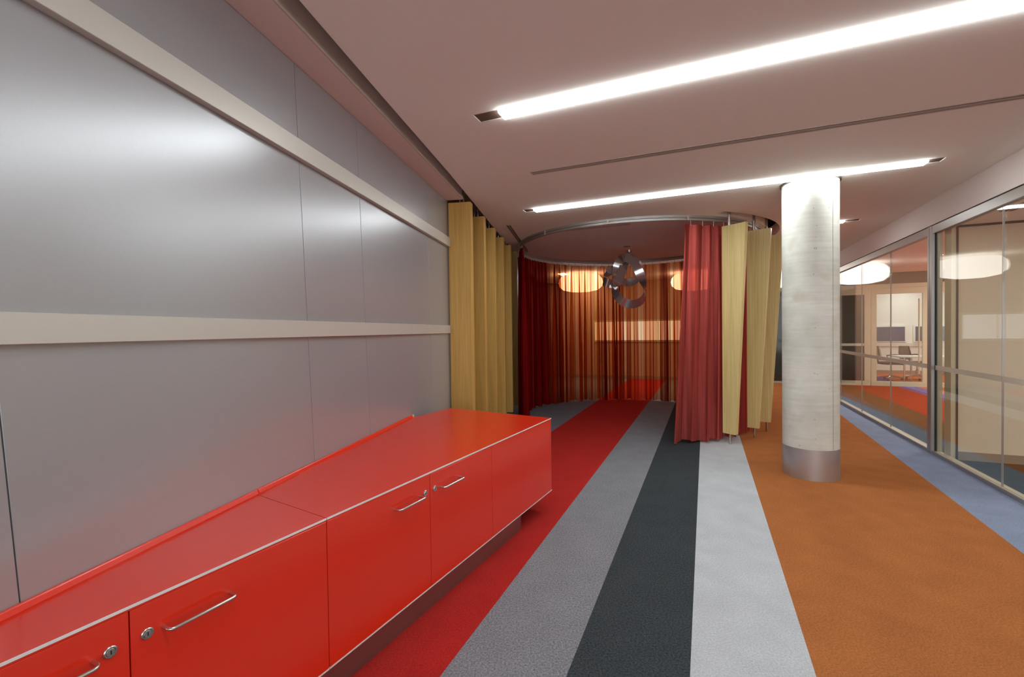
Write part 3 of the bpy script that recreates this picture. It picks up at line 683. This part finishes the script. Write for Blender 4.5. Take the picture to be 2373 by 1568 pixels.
# control points: position (px,py,depth) and the direction across the ribbon
CT = [((1422,666,-.06),(.45,-.8,.3)), ((1424,683,-.11),(.55,-.65,.5)), ((1435,698,-.15),(.42,-.45,.8)), ((1457,706,-.17),(0,-.35,.94)), ((1478,699,-.15),(-.42,-.45,.8)),
      ((1489,682,-.12),(-.5,-.75,.4)), ((1488,664,-.10),(.15,-.95,.2)), ((1476,634,-.14),(.75,-.2,.45)), ((1464,610,-.10),(.7,.1,.6)), ((1450,598,-.02),(.1,.2,1)),
      ((1440,600,.06),(-.5,.3,.8)), ((1433,618,.10),(-.9,.2,.2)), ((1428,640,.06),(-.8,-.3,.2)), ((1420,655,-.03),(-.1,-.3,1)), ((1404,656,-.08),(0,-.2,1)),
      ((1398,648,.0),(.1,.1,1)), ((1408,632,.10),(.5,.2,.8)), ((1425,622,.14),(.5,.4,.7)), ((1438,640,.14),(.2,.5,.8)), ((1455,652,.16),(0,.3,1)),
      ((1474,648,.16),(.1,.2,1)), ((1487,630,.16),(.9,.2,.4)), ((1482,606,.14),(.8,.2,.6)), ((1466,594,.12),(.2,.4,.9)), ((1452,606,.08),(-.3,.5,.7)), ((1440,632,0),(-.7,.3,.4)), ((1430,652,-.06),(-.8,.1,.5))]
P3 = [PP(*c[0]) for c in CT]; N3 = [Vector(c[1]).normalized() for c in CT]
cur = catmull(P3, 10, True); nor = catmull(N3, 10, True)
bm = new(); rows = []
hw = 0.070
for i, (p, q) in enumerate(zip(cur, nor)):
    tg = (cur[(i+1) % len(cur)] - cur[i-1]).normalized()
    q = (q - tg*q.dot(tg)); q = q.normalized() if q.length > 1e-4 else Vector((0,0,1))
    th = tg.cross(q)*0.0015
    rows.append([bm.verts.new(p - q*hw + th), bm.verts.new(p + q*hw + th), bm.verts.new(p + q*hw - th), bm.verts.new(p - q*hw - th)])
for i in range(len(rows)):
    A, B = rows[i], rows[(i+1) % len(rows)]
    for k in range(4): bm.faces.new((A[k], A[(k+1)%4], B[(k+1)%4], B[k]))
obj('ribbon', bm, M['mirror'], t, smooth=True)

# ------------------------------------------------------------------ drum pendants behind the curtain ring
def drum(a, b, lab):
    c = G(a, b, 2.31); t = thing('drum_pendant', lab, 'pendant', c, 'white drum pendants')
    prof = [(0.0,0.0), (0.25,0.012), (0.42,0.05), (0.51,0.13), (0.53,0.22), (0.51,0.31), (0.44,0.39), (0.34,0.40), (0.0,0.40)]
    lathe(bm := new(), c, prof, 40); obj('shade', bm, M['lamp'], t, smooth=True)
    tube(bm := new(), [c+Vector((0,0,0.40)), Vector((c.x,c.y,CEIL))], 0.012, 8); obj('stem', bm, M['steel'], t)
    return t
d0 = drum(-2.76, 10.8, 'white drum pendant glowing through the left half of the orange curtain')
dup(d0, G(-0.24, 11.85, 2.31), 'white drum pendant glowing through the right edge of the orange curtain')
dup(d0, G(1.5, 12.1, 2.31), 'white drum pendant behind the concrete column, mirrored in the glass')

# ------------------------------------------------------------------ office chairs and table behind the second partition
tb = thing('meeting_table', 'white meeting table in the far office behind the glass', 'table', G(5.3, 14.0, 0))
obj('tabletop', bev(gbox(new(), 4.25, 6.4, 13.55, 14.15, 0.63, 0.665), 0.004, 1), M['table'], tb)
for a, b in ((4.5,13.65), (6.2,13.65), (4.5,14.05), (6.2,14.05)): obj('leg', tube(new(), [G(a,b,0), G(a,b,0.63)], 0.02, 8), M['chrome'], tb)
def chair(a, b, rot, lab):
    c = G(a, b, 0); t = thing('office_chair', lab, 'chair', c, 'office chairs at the far table')
    def L(x, y, z): 
        ca, sa = math.cos(rot), math.sin(rot); return Vector((c.x + x*ca - y*sa, c.y + x*sa + y*ca, z))
    obj('seat', bev(hexa(new(), [L(x,y,z) for z in (0.41,0.47) for x,y in ((-.24,-.23),(.24,-.23),(.22,.23),(-.22,.23))]), 0.02, 2), M['mesh'], t, smooth=True)
    bm = new(); rows = []
    for j in range(7):
        v = j/6; z = 0.52+0.36*v; hw_ = 0.23*(1-0.25*v**3)
        rows.append([[bm.verts.new(L(hw_*(2*i/8-1), 0.23+0.05*v-0.05*(1-(2*i/8-1)**2)+o, z)) for i in range(9)] for o in (0.0, 0.018)])
    for A, B in zip(rows, rows[1:]):
        for o in (0,1):
            for i in range(8): bm.faces.new((A[o][i], A[o][i+1], B[o][i+1], B[o][i]))
    for r in (rows[0], rows[-1]):
        for i in range(8): bm.faces.new((r[0][i], r[0][i+1], r[1][i+1], r[1][i]))
    for A, B in zip(rows, rows[1:]):
        for i in (0, 8): bm.faces.new((A[0][i], A[1][i], B[1][i], B[0][i]))
    obj('backrest', bm, M['backpale'], t, smooth=True)
    obj('back_frame', tube(new(), [L(-.24,.24,.52), L(-.235,.27,.70), L(-.19,.285,.86), L(0,.25,.90), L(.19,.285,.86), L(.235,.27,.70), L(.24,.24,.52)], 0.014, 8), M['mesh'], t, smooth=True)
    for s in (-1, 1): obj('armrest', tube(new(), [L(s*.22,.0,.43), L(s*.29,.02,.50), L(s*.30,.05,.62), L(s*.29,-.12,.64), L(s*.28,-.20,.63)], 0.015, 8), M['mesh'], t, smooth=True)
    obj('spine', tube(new(), [L(0,.05,.41), L(0,.26,.43), L(0,.27,.56)], 0.022, 8), M['mesh'], t)
    obj('gas_lift', tube(new(), [L(0,0,.09), L(0,0,.25), L(0,0,.26), L(0,0,.42)], [.028,.028,.018,.018], 10), M['chrome'], t)
    for k in range(5):
        an = k*2*math.pi/5+0.3; x, y = math.cos(an), math.sin(an)
        l = obj('base_arm', tube(new(), [L(.02*x,.02*y,.11), L(.30*x,.30*y,.075)], [.024,.015], 8), M['chrome'], t)
        obj('caster', tube(new(), [L(.30*x-.02*y,.30*y+.02*x,.03), L(.30*x+.02*y,.30*y-.02*x,.03)], 0.03, 12), M['mesh'], l)
chair(4.38, 14.52, 1.0, 'left of the two dark office chairs at the white table behind the glass')
chair(4.99, 14.78, 1.35, 'right of the two dark office chairs at the white table behind the glass')
